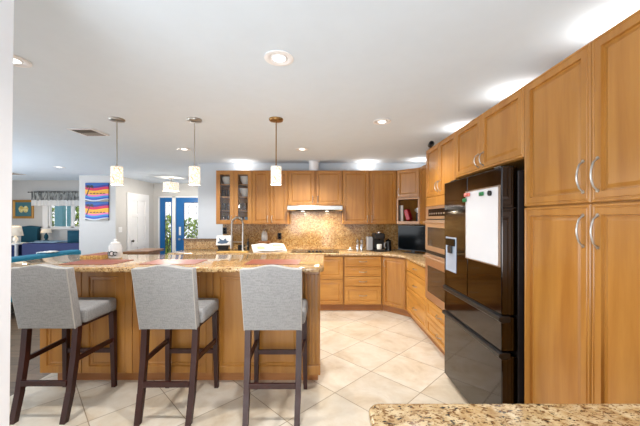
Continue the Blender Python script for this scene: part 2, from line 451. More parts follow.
# white panel door on the foyer's left wall
d2 = struct('door_1', MB().box(-4.739, -4.715, 7.25, 7.33, 0, 2.11, .004).box(-4.739, -4.715, 8.06, 8.14, 0, 2.11, .004).box(-4.739, -4.715, 7.33, 8.06, 2.03, 2.11, .004), M['trimw'])
lf = MB().box(-4.739, -4.7345, 7.33, 8.06, .005, 2.03)
for (ya, yb) in ((7.33, 7.42), (7.655, 7.735), (7.97, 8.06)): lf.box(-4.735, -4.712, ya, yb, .005, 2.03, .004)
for (za, zb) in ((.005, .18), (.76, .88), (1.52, 1.6), (1.93, 2.03)): lf.box(-4.735, -4.713, 7.42, 7.97, za, zb, .004)
struct('door_leaf', lf, M['trimw'], d2)
struct('door_knob', MB().lathe([(.012, 0), (.012, .03), (.03, .04), (.032, .055), (.02, .068)], n=16), M['lead'], d2, True)
k = [o for o in bpy.data.objects if o.name == 'door_knob'][0]; k.location = (-4.716, 7.39, .93); k.rotation_euler = (0, PI/2, 0)
# blue front door and its sidelight
dr = struct('door_2', MB().box(-4.6, -4.565, 8.37, 8.46, 0, 2.1).box(-4.212, -4.12, 8.37, 8.46, 0, 2.1).box(-3.2, -3.16, 8.37, 8.46, 0, 2.1).box(-4.6, -3.16, 8.37, 8.46, 2.065, 2.1), M['trimw'])
def leaf_frame(x0, x1, gx0, gx1, gz0, gz1):
    return MB().box(x0, gx0, 8.40, 8.445, .01, 2.063).box(gx1, x1, 8.40, 8.445, .01, 2.063).box(gx0, gx1, 8.40, 8.445, .01, gz0).box(gx0, gx1, 8.40, 8.445, gz1, 2.063)
struct('door_leaf', leaf_frame(-4.118, -3.202, -3.90, -3.42, .28, 1.93), M['blue'], dr)
struct('sidelight_frame', leaf_frame(-4.563, -4.214, -4.43, -4.25, .28, 1.95), M['blue'], dr)
struct('door_pane', MB().box(-3.90, -3.42, 8.42, 8.425, .28, 1.93), M['glass'], dr)
struct('sidelight_pane', MB().box(-4.43, -4.25, 8.42, 8.425, .28, 1.95), M['glass'], dr)
def came(x0, x1, z0, z1):
    m = MB(); w = x1-x0; cx = (x0+x1)/2; y = 8.415
    m.rings_panel(x0, x1, z0, z1, [(0, y+.004), (0, y-.003), (.012, y-.003), (.012, y+.004)], False)
    m.rings_panel(x0+.05*w/.2, x1-.05*w/.2, z0+.09, z1-.09, [(0, y+.004), (0, y-.003), (.007, y-.003), (.007, y+.004)], False)
    for k in range(4):
        zc = z0+(z1-z0)*(k+.5)/4; hh = (z1-z0)/8.6; ww = w*.25
        m.tube([(cx+ww*math.cos(2*PI*j/20), y, zc+hh*math.sin(2*PI*j/20)) for j in range(21)], .004, 6)
    return m
struct('door_came', came(-3.90, -3.42, .28, 1.93), M['lead'], dr)
struct('sidelight_came', came(-4.43, -4.25, .28, 1.95), M['lead'], dr)
struct('door_lock_plate', MB().box(-4.03, -3.975, 8.385, 8.399, 1.02, 1.25, .004), M['ceramic'], dr)
struct('door_knob', MB().lathe([(.012, 0), (.012, .03), (.03, .04), (.032, .055), (.02, .068)], n=16), M['nickel'], dr, True)
k = [o for o in bpy.data.objects if o.name.startswith('door_knob') and o.parent == dr][0]; k.location = (-4.0, 8.399, .91); k.rotation_euler = (PI/2, 0, 0)
# outside
struct('porch_ground', MB().box(-12, -1, 8.6, 16, -.1, -.03), M['porch'])
struct('lawn', MB().box(-16, -1, 11.2, 20, -.03, -.01), M['soil'])

def shrub(x, y, h, r, label, n=620, seed=1):
    rr = random.Random(seed)
    t = thing('garden_shrub', label, 'shrub', (x, y, -.03), 0, 'shrubs outside')
    st = MB()
    for k in range(5):
        a = 2*PI*k/5; st.tube([(0, 0, 0), (.1*r*math.cos(a), .1*r*math.sin(a), h*.3), (.45*r*math.cos(a), .45*r*math.sin(a), h*.7)], [.02, .015, .008], 6)
    st.build('stem', M['bark'], t)
    m = MB()
    for k in range(n):
        a = rr.uniform(0, 2*PI); zz = rr.uniform(.1, 1); q = r*math.sqrt(rr.random())*(1-.5*abs(zz-.5))
        p = Vector((q*math.cos(a), q*math.sin(a), zz*h))
        R = Matrix.Rotation(rr.uniform(0, 6.3), 3, 'Z') @ Matrix.Rotation(rr.uniform(-1.2, 1.2), 3, 'X')
        s = rr.uniform(.06, .11)
        vs = [m.bm.verts.new(p+R @ Vector(v)*s) for v in ((0, -1, 0), (.42, -.2, .1), (.3, .5, .05), (0, 1, 0), (-.3, .5, .05), (-.42, -.2, .1))]
        m.bm.faces.new(vs)
    m.build('foliage', M['leaf'], t)
shrub(-10.85, 12.1, 2.6, .42, 'yellow-green shrub outside the living room window, by its left jamb', seed=1)
shrub(-10.3, 12.75, 2.5, .3, 'yellow-green shrub outside the living room window, between the teal post and the mullion', seed=2)
shrub(-9.6, 12.15, 2.4, .3, 'yellow-green shrub outside the living room window, behind its right-hand panes', seed=3)
shrub(-6.0, 11.6, 1.6, .5, 'green shrub seen through the sidelight of the blue door', seed=4)
shrub(-4.6, 10.6, 1.5, .5, 'green shrub seen through the oval leaded glass of the blue front door', seed=5)
for (x, y, w, lab) in ((-9.95, 11.4, .30, 'wide teal painted post outside the living room window'), (-9.42, 11.2, .12, 'narrow teal painted post outside the window beside the mullion')):
    tag(MB().box(-w/2, w/2, -.08, .08, 0, 2.8, .01).box(-w/2-.03, w/2+.03, -.11, .11, 0, .12, .01).build('porch_post', M['tealpost']), lab, 'post', 'teal porch posts', (x, y, -.03))

# ------------------------------------------------------------------ cabinets
DP = [(0, .02), (0, .005), (.004, 0), (.012, 0), (.0145, .0035), (.018, .0035), (.0205, 0), (.050, 0), (.052, .013), (.060, .013), (.076, .0075)]
DRW = [(0, .02), (0, .005), (.004, 0), (.022, 0), (.0245, .008), (.029, .008), (.036, .005)]
def pull(x, z, L=.11, vert=True):
    m = MB(); pts = []
    for k in range(9):
        a = k/8; q = (a-.5)*L; y = -.006-.026*math.sin(PI*a)**.6 if 0 < k < 8 else 0
        pts.append((x, y, z+q) if vert else (x+q, y, z))
    m.tube(pts, .0043, 8)
    for sg in (-1, 1):
        p = (x, 0, z+sg*L/2) if vert else (x+sg*L/2, 0, z)
        m.cyl((p[0], .0015, p[2]), (p[0], -.004, p[2]), .008, n=12)
    return m
def front(parent, x0, x1, z0, z1, kind='door', hs=None, hz=None, L=.11):
    """door / drawer / glass door on the plane y=0 facing -Y, with its pull"""
    if kind == 'glass':
        m = MB(); s = .068
        m.box(x0, x0+s, 0, .02, z0, z1, .003).box(x1-s, x1, 0, .02, z0, z1, .003).box(x0+s-.002, x1-s+.002, .001, .019, z0, z0+s, .003).box(x0+s-.002, x1-s+.002, .001, .019, z1-s, z1, .003)
        d = m.build('door', M['maple'], parent)
        MB().box(x0+s-.004, x1-s+.004, .009, .013, z0+s-.004, z1-s+.004).build('glass', M['glass'], d)
    elif kind == 'door':
        d = MB().rings_panel(x0, x1, z0, z1, DP).build('door', M['maple'], parent)
    else:
        d = MB().rings_panel(x0, x1, z0, z1, DRW if z1-z0 < .2 else DP).build('drawer', M['maple_h'], parent)
    if kind == 'drawer':
        pull((x0+x1)/2, (z0+z1)/2, L, False).build('handle', M['nickel'], d, True)
    elif hs:
        pull(x0+.036 if hs == 'l' else x1-.036, hz, L).build('handle', M['nickel'], d, True)
    return d
def cabinet(label, loc, rz, w, d, z0, z1, fronts, toe=False, name='kitchen_cabinet', group=None, mat='maple'):
    t = thing(name, label, 'cabinet', (loc[0], loc[1], 0), rz, group)
    zb = z0+.105 if toe else z0
    MB().box(.001, w-.001, .0205, d, zb, z1).build('body', M[mat], t)
    if toe: MB().box(.001, w-.001, .075, d, z0, zb-.001).build('toe_kick', M['toe'], t)
    for a in fronts: front(t, *a)
    return t
R90 = -PI/2
# right wall, near to far
g = .002
cabinet('tall maple pantry cabinet with four doors, nearest on the right wall', (1.22, 1.844), R90, .922, .605, 0, 2.287,
        [(g, .459, .115, 1.538, 'door', 'r', 1.414, .145), (.463, .92, .115, 1.538, 'door', 'l', 1.414, .145),
         (g, .459, 1.544, 2.284, 'door', 'r', 1.668, .145), (.463, .92, 1.544, 2.284, 'door', 'l', 1.668, .145)], True, 'pantry_cabinet')
cabinet('maple wall cabinet with two doors bridging over the dark refrigerator', (1.22, 2.80), R90, .952, .605, 1.845, 2.287,
        [(g, .448, 1.848, 2.284, 'door', 'r', 1.93, .1), (.452, .95, 1.848, 2.284, 'door', 'l', 1.93, .1)], name='wall_cabinet')
# oven tower: shell around the wall oven
t = thing('oven_cabinet', 'tall maple cabinet holding the double wall oven, beside the refrigerator', 'cabinet', (1.22, 3.61, 0), R90)
m = MB().box(.001, .02, .0205, .605, .105, 2.287).box(.786, .805, .0205, .605, .105, 2.287).box(.02, .786, .0205, .605, 1.614, 2.287).box(.02, .786, .0205, .605, .105, .53).box(.02, .786, .58, .605, .53, 1.614)
m.box(.001, .0212, .002, .0205, .53, 1.716).box(.7848, .805, .002, .0205, .53, 1.716).box(.0212, .7848, .002, .0205, 1.614, 1.716)
m.build('body', M['maple'], t); MB().box(.001, .805, .075, .6, 0, .104).build('toe_kick', M['toe'], t)
front(t, g, .401, 1.719, 2.284, 'door', 'r', 1.82, .11); front(t, .405, .804, 1.719, 2.284, 'door', 'l', 1.82, .11)
front(t, g, .804, .115, .32, 'drawer'); front(t, g, .804, .325, .525, 'drawer')
# double oven
t = thing('built_in_oven', 'warm steel double wall oven built into the tall cabinet', 'oven', (1.22, 3.61, .535), R90)
MB().box(.03, .776, .03, .57, .0, 1.074).build('body', M['black'], t)
MB().box(.022, .784, -.012, .03, .935, 1.074, .004).build('control_panel', M['bronze_steel'], t)
cp = MB().box(.12, .68, -.0155, -.0122, .965, 1.045, .001).build('display', M['gloss_black'], t)
for k in range(7): MB().box(.16+k*.066, .196+k*.066, -.0175, -.0156, .985, 1.003, .001).build('button', M['nickel'], cp)
for (z0, z1, wz0, wz1) in ((.575, .925, .63, .84), (.01, .535, .10, .40)):
    dd = MB().rings_panel(.022, .784, z0, z1, [(0, .028), (0, -.012), (.006, -.018), (.09, -.018)]).build('oven_door', M['bronze_steel'], t)
    MB().box(.11, .696, -.0205, -.0185, wz0, wz1, .001).build('door_window', M['oven_glass'], dd)
    hz = z1-.03
    m = MB().cyl((.08, -.055, hz), (.726, -.055, hz), .011, n=12)
    for x in (.1, .706): m.cyl((x, -.018, hz), (x, -.055, hz), .008, n=10)
    m.build('handle', M['bronze_steel'], dd, True)
MB().box(.022, .784, -.006, .03, .537, .572).build('vent_strip', M['black'], t)

# base units
cabinet('maple base cabinet with three drawers between corner unit and oven tower', (1.22, 4.474), R90, .862, .605, 0, .889,
        [(g, .86, .72, .875, 'drawer'), (g, .86, .425, .714, 'drawer'), (g, .86, .115, .419, 'drawer')], True, 'base_cabinet')
cabinet('maple base cabinet with four stacked drawers', (.314, 4.78), 0, .6, .605, 0, .889,
        [(g+.012, .594, .715, .875, 'drawer'), (g+.012, .594, .56, .705, 'drawer'), (g+.012, .594, .41, .55, 'drawer'), (g+.012, .594, .115, .40, 'drawer')], True, 'base_cabinet')
cabinet('maple base cabinet with two deep drawers below the black cooktop', (-.6, 4.78), 0, .912, .605, 0, .889,
        [(g, .9, .52, .875, 'drawer'), (g, .9, .115, .51, 'drawer')], True, 'base_cabinet')
cabinet('maple sink base cabinet behind the island, below the faucet', (-1.52, 4.78), 0, .918, .605, 0, .889,
        [(g, .457, .115, .875, 'door', 'r', .78), (.461, .916, .115, .875, 'door', 'l', .78)], True, 'base_cabinet')
cabinet('maple base cabinet at the end of the back run behind the island', (-2.45, 4.78), 0, .928, .605, 0, .889,
        [(g, .462, .115, .875, 'door', 'r', .78), (.466, .926, .115, .875, 'door', 'l', .78)], True, 'base_cabinet')
def w2l(p, loc, rz):
    c, s = math.cos(-rz), math.sin(-rz); x, y = p[0]-loc[0], p[1]-loc[1]
    return (x*c-y*s, x*s+y*c)
# diagonal corner base
L0 = (.918, 4.78); R45 = -PI/4
t = thing('base_cabinet', 'maple corner base cabinet with one diagonal door', 'cabinet', (L0[0], L0[1], 0), R45)
def inset(poly, dx): return poly
off = .0205/math.sqrt(2)
poly = [(.918, 4.80), (.932, 4.80-.0), (1.236, 4.495), (1.236, 4.476), (1.825, 4.476), (1.825, 5.385), (.918, 5.385)]
MB().prism([w2l(p, L0, R45) for p in poly], .105, .889).build('body', M['maple'], t)
poly = [(.918, 4.856), (.95, 4.856), (1.292, 4.52), (1.292, 4.476), (1.825, 4.476), (1.825, 5.385), (.918, 5.385)]
MB().prism([w2l(p, L0, R45) for p in poly], 0, .104).build('toe_kick', M['toe'], t)
front(t, .014, .414, .115, .875, 'door', 'l', .78)
# upper units on the back wall
t = thing('glass_door_cabinet', 'maple wall cabinet with two narrow glass doors showing dishes', 'cabinet', (-1.815, 5.07, 0), 0)
Wg = .604
m = MB().box(0, .018, .0205, .318, 1.383, 2.287).box(Wg-.018, Wg, .0205, .318, 1.383, 2.287).box(.018, Wg-.018, .0205, .318, 1.383, 1.402).box(.018, Wg-.018, .0205, .318, 2.268, 2.287).box(.018, Wg-.018, .306, .318, 1.402, 2.268).box(Wg/2-.02, Wg/2+.02, .0205, .04, 1.402, 2.268)
m.build('body', M['maple'], t)
SH = (1.62, 1.85, 2.06)
for z in SH: MB().box(.018, Wg-.018, .05, .306, z-.018, z).build('shelf', M['maple'], t)
front(t, g, Wg/2-.001, 1.386, 2.284, 'glass', 'r', 1.47, .1); front(t, Wg/2+.001, Wg-g, 1.386, 2.284, 'glass', 'l', 1.47, .1)
cabinet('maple wall cabinet with two full doors beside the glass-door cabinet', (-1.21, 5.07), 0, .604, .318, 1.383, 2.287,
        [(g, .301, 1.386, 2.284, 'door', 'r', 1.47, .1), (.303, .602, 1.386, 2.284, 'door', 'l', 1.47, .1)], name='wall_cabinet')
cabinet('short maple wall cabinet with two doors above the range hood', (-.604, 5.07), 0, .912, .318, 1.70, 2.287,
        [(g, .451, 1.703, 2.284, 'door', 'r', 1.80, .1), (.461, .91, 1.703, 2.284, 'door', 'l', 1.80, .1)], name='wall_cabinet')
cabinet('maple wall cabinet with two wide doors above the coffee maker', (.31, 5.07), 0, .908, .318, 1.383, 2.287,
        [(g, .452, 1.386, 2.284, 'door', 'r', 1.47, .1), (.456, .906, 1.386, 2.284, 'door', 'l', 1.47, .1)], name='wall_cabinet')
# diagonal upper with open cubby
L1 = (1.221, 5.07)
t = thing('corner_cabinet', 'diagonal maple corner wall cabinet with an open cubby below its door', 'cabinet', (L1[0], L1[1], 0), R45)
P = lambda poly: [w2l(p, L1, R45) for p in poly]
full = [(1.221, 5.092), (1.23, 5.092), (1.532, 4.79), (1.532, 4.781), (1.826, 4.781), (1.826, 5.386), (1.221, 5.386)]
m = MB().prism(P(full), 1.80, 2.287).prism(P(full), 1.383, 1.43)
m.prism(P([(1.221, 5.092), (1.23, 5.092), (1.247, 5.11), (1.247, 5.386), (1.221, 5.386)]), 1.43, 1.80)
m.prism(P([(1.532, 4.79), (1.532, 4.781), (1.826, 4.781), (1.826, 4.81), (1.545, 4.81)]), 1.43, 1.80)
m.prism(P([(1.247, 5.36), (1.80, 5.36), (1.80, 4.81), (1.826, 4.81), (1.826, 5.386), (1.247, 5.386)]), 1.43, 1.80)
m.build('body', M['maple'], t)
MB().box(.0, .028, 0, .02, 1.386, 1.81).box(.382, .41, 0, .02, 1.386, 1.81).box(.028, .382, 0, .02, 1.386, 1.432).box(.028, .382, 0, .02, 1.79, 1.812).build('face_frame', M['maple'], t)
front(t, .004, .406, 1.822, 2.284, 'door', 'l', 1.92, .1)
cabinet('maple wall cabinet on the right wall between corner unit and oven tower', (1.51, 4.778), R90, 1.165, .315, 1.383, 2.287,
        [(g, .58, 1.386, 2.284, 'door', 'r', 1.47, .1), (.584, 1.163, 1.386, 2.284, 'door', 'l', 1.47, .1)], name='wall_cabinet')

# worktops and stone
m = MB().prism([(-2.47, 4.75), (.905, 4.75), (1.19, 4.464), (1.19, 3.614), (1.826, 3.614), (1.826, 5.386), (-2.47, 5.386)], .89, .93, bev=.008)
tag(m.build('countertop', M['granite'], None, True), 'gold granite worktop running along the back wall and round the corner', 'countertop')
m = MB().box(-1.8, 1.81, 5.37, 5.388, .931, 1.381).box(-.602, .306, 5.37, 5.388, 1.381, 1.70).box(1.812, 1.828, 3.62, 5.388, .931, 1.381)
tag(m.build('backsplash', M['granite_splash']), 'full-height speckled granite backsplash behind the cooktop', 'backsplash')
t = thing('granite_ledge', 'low granite upstand with dark ledge at left end of back counter', 'ledge', (-2.47, 5.3, .931))
MB().box(0, .665, .03, .085, 0, .166).build('upstand', M['granite_splash'], t)
MB().box(-.015, .668, .005, .085, .167, .192, .005).box(-.015, .216, .085, .2, .168, .192, .005).build('ledge_cap', M['ledge'], t)
# island
t = thing('kitchen_island', 'maple kitchen island with framed panels behind the bar stools', 'island', (0, 0, 0))
MB().box(-2.525, -.04, 2.70, 3.20, .092, 1.034).build('body', M['maple'], t)
MB().box(-2.43, -.055, 2.755, 3.15, 0, .091).build('toe_kick', M['toe'], t)
def ipanel(x0, x1):
    MB().rings_panel(x0, x1, .1, 1.02, [(0, 2.70), (0, 2.684), (.004, 2.68), (.06, 2.68), (.066, 2.69), (.09, 2.686), (.096, 2.692)]).build('front_panel', M['maple'], t)
for a in ((-2.525, -2.155), (-2.15, -1.765), (-1.70, -1.045), (-.985, -.175)): ipanel(*a)
m = MB().box(-1.764, -1.702, 2.678, 2.70, .1, 1.03, .004).box(-1.044, -.987, 2.678, 2.70, .1, 1.03, .004)
m.build('stile', M['maple'], t)
m = MB().box(-.173, -.036, 2.672, 2.7, .094, 1.033, .004)
for k in range(4): m.box(-.165+k*.034, -.146+k*.034, 2.652, 2.674, .19, .98, .006)
m.box(-.178, -.032, 2.655, 2.7, .094, .18, .006)
m.build('corner_pilaster', M['maple'], t)
def rrect(x0, x1, y0, y1, r, n=8, corners=(1, 1, 1, 1)):
    out = []
    for i, (cx, cy, a0) in enumerate(((x1-r, y0+r, -90), (x1-r, y1-r, 0), (x0+r, y1-r, 90), (x0+r, y0+r, 180))):
        for k in range(n+1):
            a = math.radians(a0+90*k/n); out.append((cx+r*math.cos(a), cy+r*math.sin(a)))
    return out
m = MB().prism(rrect(-2.82, 0.0, 2.45, 3.35, .07), 1.035, 1.075, bev=.008)
tag(m.build('island_countertop', M['granite_island'], None, True), 'polished granite bar top on the island with rounded corners', 'countertop')
# near counter
m = MB().prism(rrect(.127, 1.9, .2, .89, .035), .89, .93, bev=.012, seg=3)
tag(m.build('countertop', M['granite'], None, True), 'speckled granite counter in front of the camera at the bottom', 'countertop')
cabinet('maple base cabinet under the near granite counter', (1.8, .84), PI, 1.63, .58, 0, .889, [(.01, .81, .115, .875, 'door'), (.82, 1.62, .115, .875, 'door')], True, 'base_cabinet')

# ------------------------------------------------------------------ refrigerator
FX, FY0, FY1 = 1.115, 1.895, 2.799
t = thing('refrigerator', 'dark steel four-door refrigerator with water dispenser', 'refrigerator', (FX, FY1, 0), R90)
FW = FY1-FY0
MB().box(.004, FW-.004, .105, .70, .05, 1.775, .004).build('body', M['fridge_side'], t)
MB().box(.03, FW-.03, .12, .68, 0, .05).build('base_grille', M['black'], t)
def fdoor(x0, x1, z0, z1, nm):
    return MB().box(x0, x1, 0, .098, z0, z1, .006).build(nm, M['fridge'], t)
hx = FW*.497
dl = fdoor(0, hx-.002, .862, 1.797, 'door'); dr_ = fdoor(hx+.002, FW, .862, 1.797, 'door')
d3 = fdoor(0, FW, .635, .852, 'drawer'); d4 = fdoor(0, FW, .045, .605, 'drawer')
for (z, p) in ((.835, d3), (.605, d4)):
    MB().prism([(-.022, z-.004), (-.022, z+.02), (.0, z+.026), (.05, z+.026), (.05, z-.012), (0, z-.02)], 0.0, FW+.01, 'x', .003).build('grip_handle', M['black'], p)
# dispenser in the left door
dx0, dx1 = FY1-2.755, FY1-2.545
q = MB().rings_panel(dx0, dx1, 1.01, 1.31, [(0, .004), (0, -.004), (.012, -.004), (.016, -.001)]).build('dispenser', plain('dispenser_reflected_blue', rgb(176, 194, 216), .25, .3), dl)  # pale blue colour stands in for the window's reflection in the cavity
MB().box(dx0+.016, dx1-.016, -.012, -.002, 1.235, 1.296, .003).build('dispenser_panel', M['gloss_black'], dl)
MB().box(dx0+.07, dx1-.07, -.02, -.003, 1.17, 1.235, .004).build('dispenser_spout', M['black'], dl)
MB().box(.42, .44, .06, .09, 1.797, 1.812).box(.06, .14, .03, .12, 1.797, 1.815, .004).box(FW-.14, FW-.06, .03, .12, 1.797, 1.815, .004).build('hinge_cover', M['black'], t)
# whiteboard and what holds it
wb = thing('whiteboard', 'white dry-erase board stuck on the right refrigerator door', 'whiteboard', (FX-.0015, 2.352, 1.168), R90)
MB().box(.0, .445, -.010, -.001, 0, .512, .002).build('board', M['board_white'], wb)
MB().rings_panel(-.004, .449, -.004, .516, [(0, -.001), (0, -.012), (.008, -.012), (.008, -.0105)], False).build('frame', M['nickel'], wb)
for (y, z, mat, lab, w) in ((2.32, 1.655, 'pink', 'pink magnet clip at the top left corner of the whiteboard', .045), (2.36, 1.615, 'green', 'green magnet at the upper left edge of the whiteboard', .03), (2.11, 1.645, 'green', 'green magnet near the top middle of the whiteboard', .03), (2.0, 1.64, 'black', 'small black round magnet near the top right of the whiteboard', .018)):
    m = MB().box(-w, w, -.02, -.0125, -.014, .014, .004).box(-w*.4, w*.4, -.028, -.02, -.008, .008, .003) if mat != 'black' else MB().cyl((0, -.0125, 0), (0, -.024, 0), w, n=16).cyl((0, -.024, 0), (0, -.03, 0), w*.6, w*.4, n=16)
    tag(m.build('magnet', M[mat]), lab, 'magnet', 'magnets on the whiteboard', (FX-.0015, y, z), R90)

# ------------------------------------------------------------------ hood, duct, cooktop
t = thing('range_hood', 'slim steel range hood under the short wall cabinet', 'range hood', (-.60, 4.93, 1.60))
MB().prism([(0, .02), (.0, .085), (.06, .098), (.437, .098), (.437, 0), (.03, 0)], 0, .904, 'x', .003).build('canopy', M['steel'], t)
MB().box(.06, .84, .08, .40, -.006, -.0005).build('filter', M['vent_dark'], t)
for x in (.25, .65):
    MB().cyl((x, .06, -.0005), (x, .06, -.008), .025, n=16).build('hood_lamp', M['lampglow'], t)
    light('hood_light', 'AREA', (-.60+x, 5.05, 1.585), HOOD_W, .06, (0, 0, 0), (1, .86, .62))
tag(MB().cyl((0, 0, 0), (0, 0, CEIL-2.29), .085, n=28).cyl((0, 0, 0), (0, 0, .012), .1, n=28).cyl((0, 0, CEIL-2.302), (0, 0, CEIL-2.29), .1, n=28).build('vent_duct', M['duct'], None, True), 'white round vent duct rising from the hood cabinet to the ceiling', 'duct', None, (-.17, 5.2, 2.2885))
t = thing('cooktop', 'black glass cooktop set into the back granite worktop', 'cooktop', (-.145, 5.06, .9305))
MB().box(-.39, .39, -.25, .25, 0, .008, .002).build('glass_top', M['gloss_black'], t)
for (x, y, r) in ((-.22, -.11, .09), (.22, -.11, .075), (-.22, .12, .075), (.22, .12, .1)):
    MB().lathe([(r-.006, .0082), (r-.006, .0088), (r, .0088), (r, .0082)], (x, y, 0), 32, False).build('burner_ring', M['nickel'], t)
m = MB()
for k in range(4): m.lathe([(.018, .008), (.018, .026), (.014, .03)], (-.09+k*.06, -.2, 0), 14)
m.build('control_knob', M['black'], t)

# ------------------------------------------------------------------ faucet and counter things
t = thing('kitchen_faucet', 'tall nickel spring faucet with hanging spray head on back counter', 'faucet', (-1.328, 4.95, .9305))
MB().lathe([(.03, 0), (.03, .008), (.022, .02), (.017, .05), (.015, .33)], n=18).build('riser', M['nickel'], t, True)
a = [(0, 0, .33)]+[(-.092+.092*math.cos(PI*k/16), 0, .455+.105*math.sin(PI*k/16)) for k in range(17)]+[(-.184, 0, .30)]
MB().tube(a, .012, 10).build('hose', M['nickel'], t, True)
m = MB(); pts = []
L = len(a)
def at(u):
    f = u*(L-1); i = min(int(f), L-2); return Vector(a[i]).lerp(Vector(a[i+1]), f-i)
for k in range(361):
    u = k/360; p = at(u); p2 = at(min(u+.01, 1)); p1 = at(max(u-.01, 0)); d = (p2-p1).normalized(); n1 = Vector((0, 1, 0)); n2 = d.cross(n1)
    an = k*2*PI/9; pts.append(p+(n1*math.cos(an)+n2*math.sin(an))*.015)
m.tube(pts, .0028, 5).build('spring', M['nickel'], t, True)
MB().lathe([(.012, .30), (.02, .28), (.022, .16), (.027, .09), (.027, .06), (.02, .055)], (-.184, 0, 0), 16).build('spray_head', M['nickel'], t, True)
MB().tube([(0, 0, .165), (-.09, 0, .16), (-.165, 0, .165)], .008, 8).lathe([(.031, .155), (.031, .178), (.026, .178), (.026, .155)], (-.184, 0, 0), 18, False).build('holder_arm', M['nickel'], t, True)
MB().tube([(0, 0, .07), (.03, -.01, .075), (.085, -.02, .10)], .007, 8).build('lever', M['nickel'], t, True)

t = thing('tablet', 'tablet showing a blue-grey picture on a dark stand at counter end', 'tablet', (-1.67, 5.0, .9305))
TM = Matrix.Translation((0, 0, .105)) @ Matrix.Rotation(-.22, 4, 'X')
MB().box(-.118, .118, -.006, .006, 0, .165, .003, M=TM).build('case', M['ceramic'], t)
MB().box(-.108, .108, -.0075, -.0062, .01, .155, 0, M=TM).build('screen', M['ceramic'], t)
m = MB()
wing = [(-.09, .03), (-.02, .02), (.06, .03), (.095, .07), (.06, .07), (.03, .115), (.0, .08), (-.04, .095), (-.085, .13), (-.06, .07), (-.095, .05)]
m.prism(wing, -.0085, -.0076, 'y', M=TM).build('picture', plain('slate_blue', rgb(74, 98, 124), .4), t)
MB().prism([(-.07, .03), (.07, .03), (.10, .10), (-.10, .10)], -.012, .03, 'y').box(-.08, .08, -.05, .10, 0, .03, .006).build('stand', M['black'], t)

tag(MB().box(-.24, .24, -.075, .075, 0, .022, .006).build('cutting_board', M['board']), 'pale bamboo cutting board flat on back counter beside the faucet', 'cutting board', None, (-1.46, 4.835, .9305))
t = thing('sink_caddy', 'small black caddy behind the faucet', 'caddy', (-1.42, 5.25, .9305))
MB().box(-.07, .05, -.03, .03, 0, .09, .006).build('tray', M['black'], t); MB().lathe([(.022, .0), (.022, .13), (.009, .15), (.009, .18), (.016, .182), (.016, .195)], (.10, 0, 0), 16).build('pump_bottle', M['black'], t, True)
# glass canister on a wooden stand
t = thing('glass_canister', 'small clear glass canister with dark base on a wooden stand', 'canister', (-1.04, 5.275, .9605))
MB().box(-.10, .10, -.07, .07, .09, .125, .005).box(-.085, -.06, -.06, .06, -.0298, .09).box(.06, .085, -.06, .06, -.0298, .09).build('wooden_stand', M['tablewood'], t)
MB().lathe([(.04, .1255), (.052, .15), (.056, .20), (.05, .26), (.03, .29)], n=20).build('glass_body', M['milky_glass'], t, True)
MB().lathe([(.036, .129), (.044, .15), (.04, .175)], n=18).build('contents', M['black'], t, True)
MB().lathe([(.031, .2905), (.034, .30), (.01, .312), (.012, .325)], n=18).build('lid', M['nickel'], t, True)
# open cookbook on a stand
t = thing('open_book', 'open white cookbook leaning on a low stand in front of canister', 'book', (-.86, 4.87, .9305), .4)
BM_ = Matrix.Translation((0, 0, .012)) @ Matrix.Rotation(-1.12, 4, 'X') @ Matrix.Shear('XZ', 4, (0, 0)) 
def page(sg):
    def f(u, v):
        x = sg*u*.27; return (x-.09*v*0, -.018*math.sin(PI*min(u*1.15, 1))-.004, v*.235)
    return MB().grid(12, 4, f)
for sg in (-1, 1):
    p = page(sg); p.bm.transform(BM_); p.build('page', M['paper'], t, True, solid=.004)
m = MB().box(-.275, .275, .004, .010, -.005, .24, .002, M=BM_); cov = m.build('cover', M['paper'], t)
m = MB()
for (x, z, w, h) in ((-.20, .05, .12, .08), (.06, .03, .16, .03), (.06, .12, .14, .06)):
    m.box(x, x+w, -.0285, -.0255, z, z+h, 0, M=BM_)
m.build('printed_picture', plain('printed_ochre', rgb(206, 190, 150), .6), t)
MB().prism([(-.02, 0), (.17, 0), (.175, .066), (.0, .002)], -.2, .2, 'x').build('stand', M['tablewood'], t)
for (x, z, lab) in ((-.79, 1.165, 'black outlet on the granite backsplash behind the open book'), (-1.765, 1.26, 'black switch plate on the backsplash under the glass-door cabinet')):
    o = thing('wall_outlet', lab, 'outlet', (x, 5.3695, z), 0, 'black wall plates')
    MB().box(-.036, .036, -.006, 0, -.058, .058, .002).build('cover_plate', M['black'], o)
    MB().box(-.016, .016, -.009, -.006, .008, .04, .002).box(-.016, .016, -.009, -.006, -.04, -.008, .002).build('socket', M['gloss_black'], o)
for (x, lab) in ((.575, 'steel pepper mill on the back counter, nearer the cooktop'), (.645, 'steel salt mill on the back counter, nearer the coffee maker')):
    o = thing('spice_mill', lab, 'spice mill', (x, 5.2, .9305), 0, 'steel mills by the cooktop')
    MB().lathe([(.024, 0), (.024, .1), (.021, .105)], n=18).build('body', M['chrome'], o, True)
    MB().lathe([(.022, .1055), (.024, .11), (.024, .175), (.012, .185), (.008, .2)], n=18).build('cap', M['steel'], o, True)
t = thing('spoon_rest', 'small white dish on the back counter beside the steel mills', 'dish', (.45, 5.18, .9305))
MB().lathe([(.03, 0), (.045, .006), (.05, .018), (.046, .018), (.03, .008)], n=20).build('dish', M['ceramic'], t, True)
MB().lathe([(.012, .0), (.016, .02), (.01, .05), (.004, .06)], n=14).build('knob', M['ceramic'], t, True)
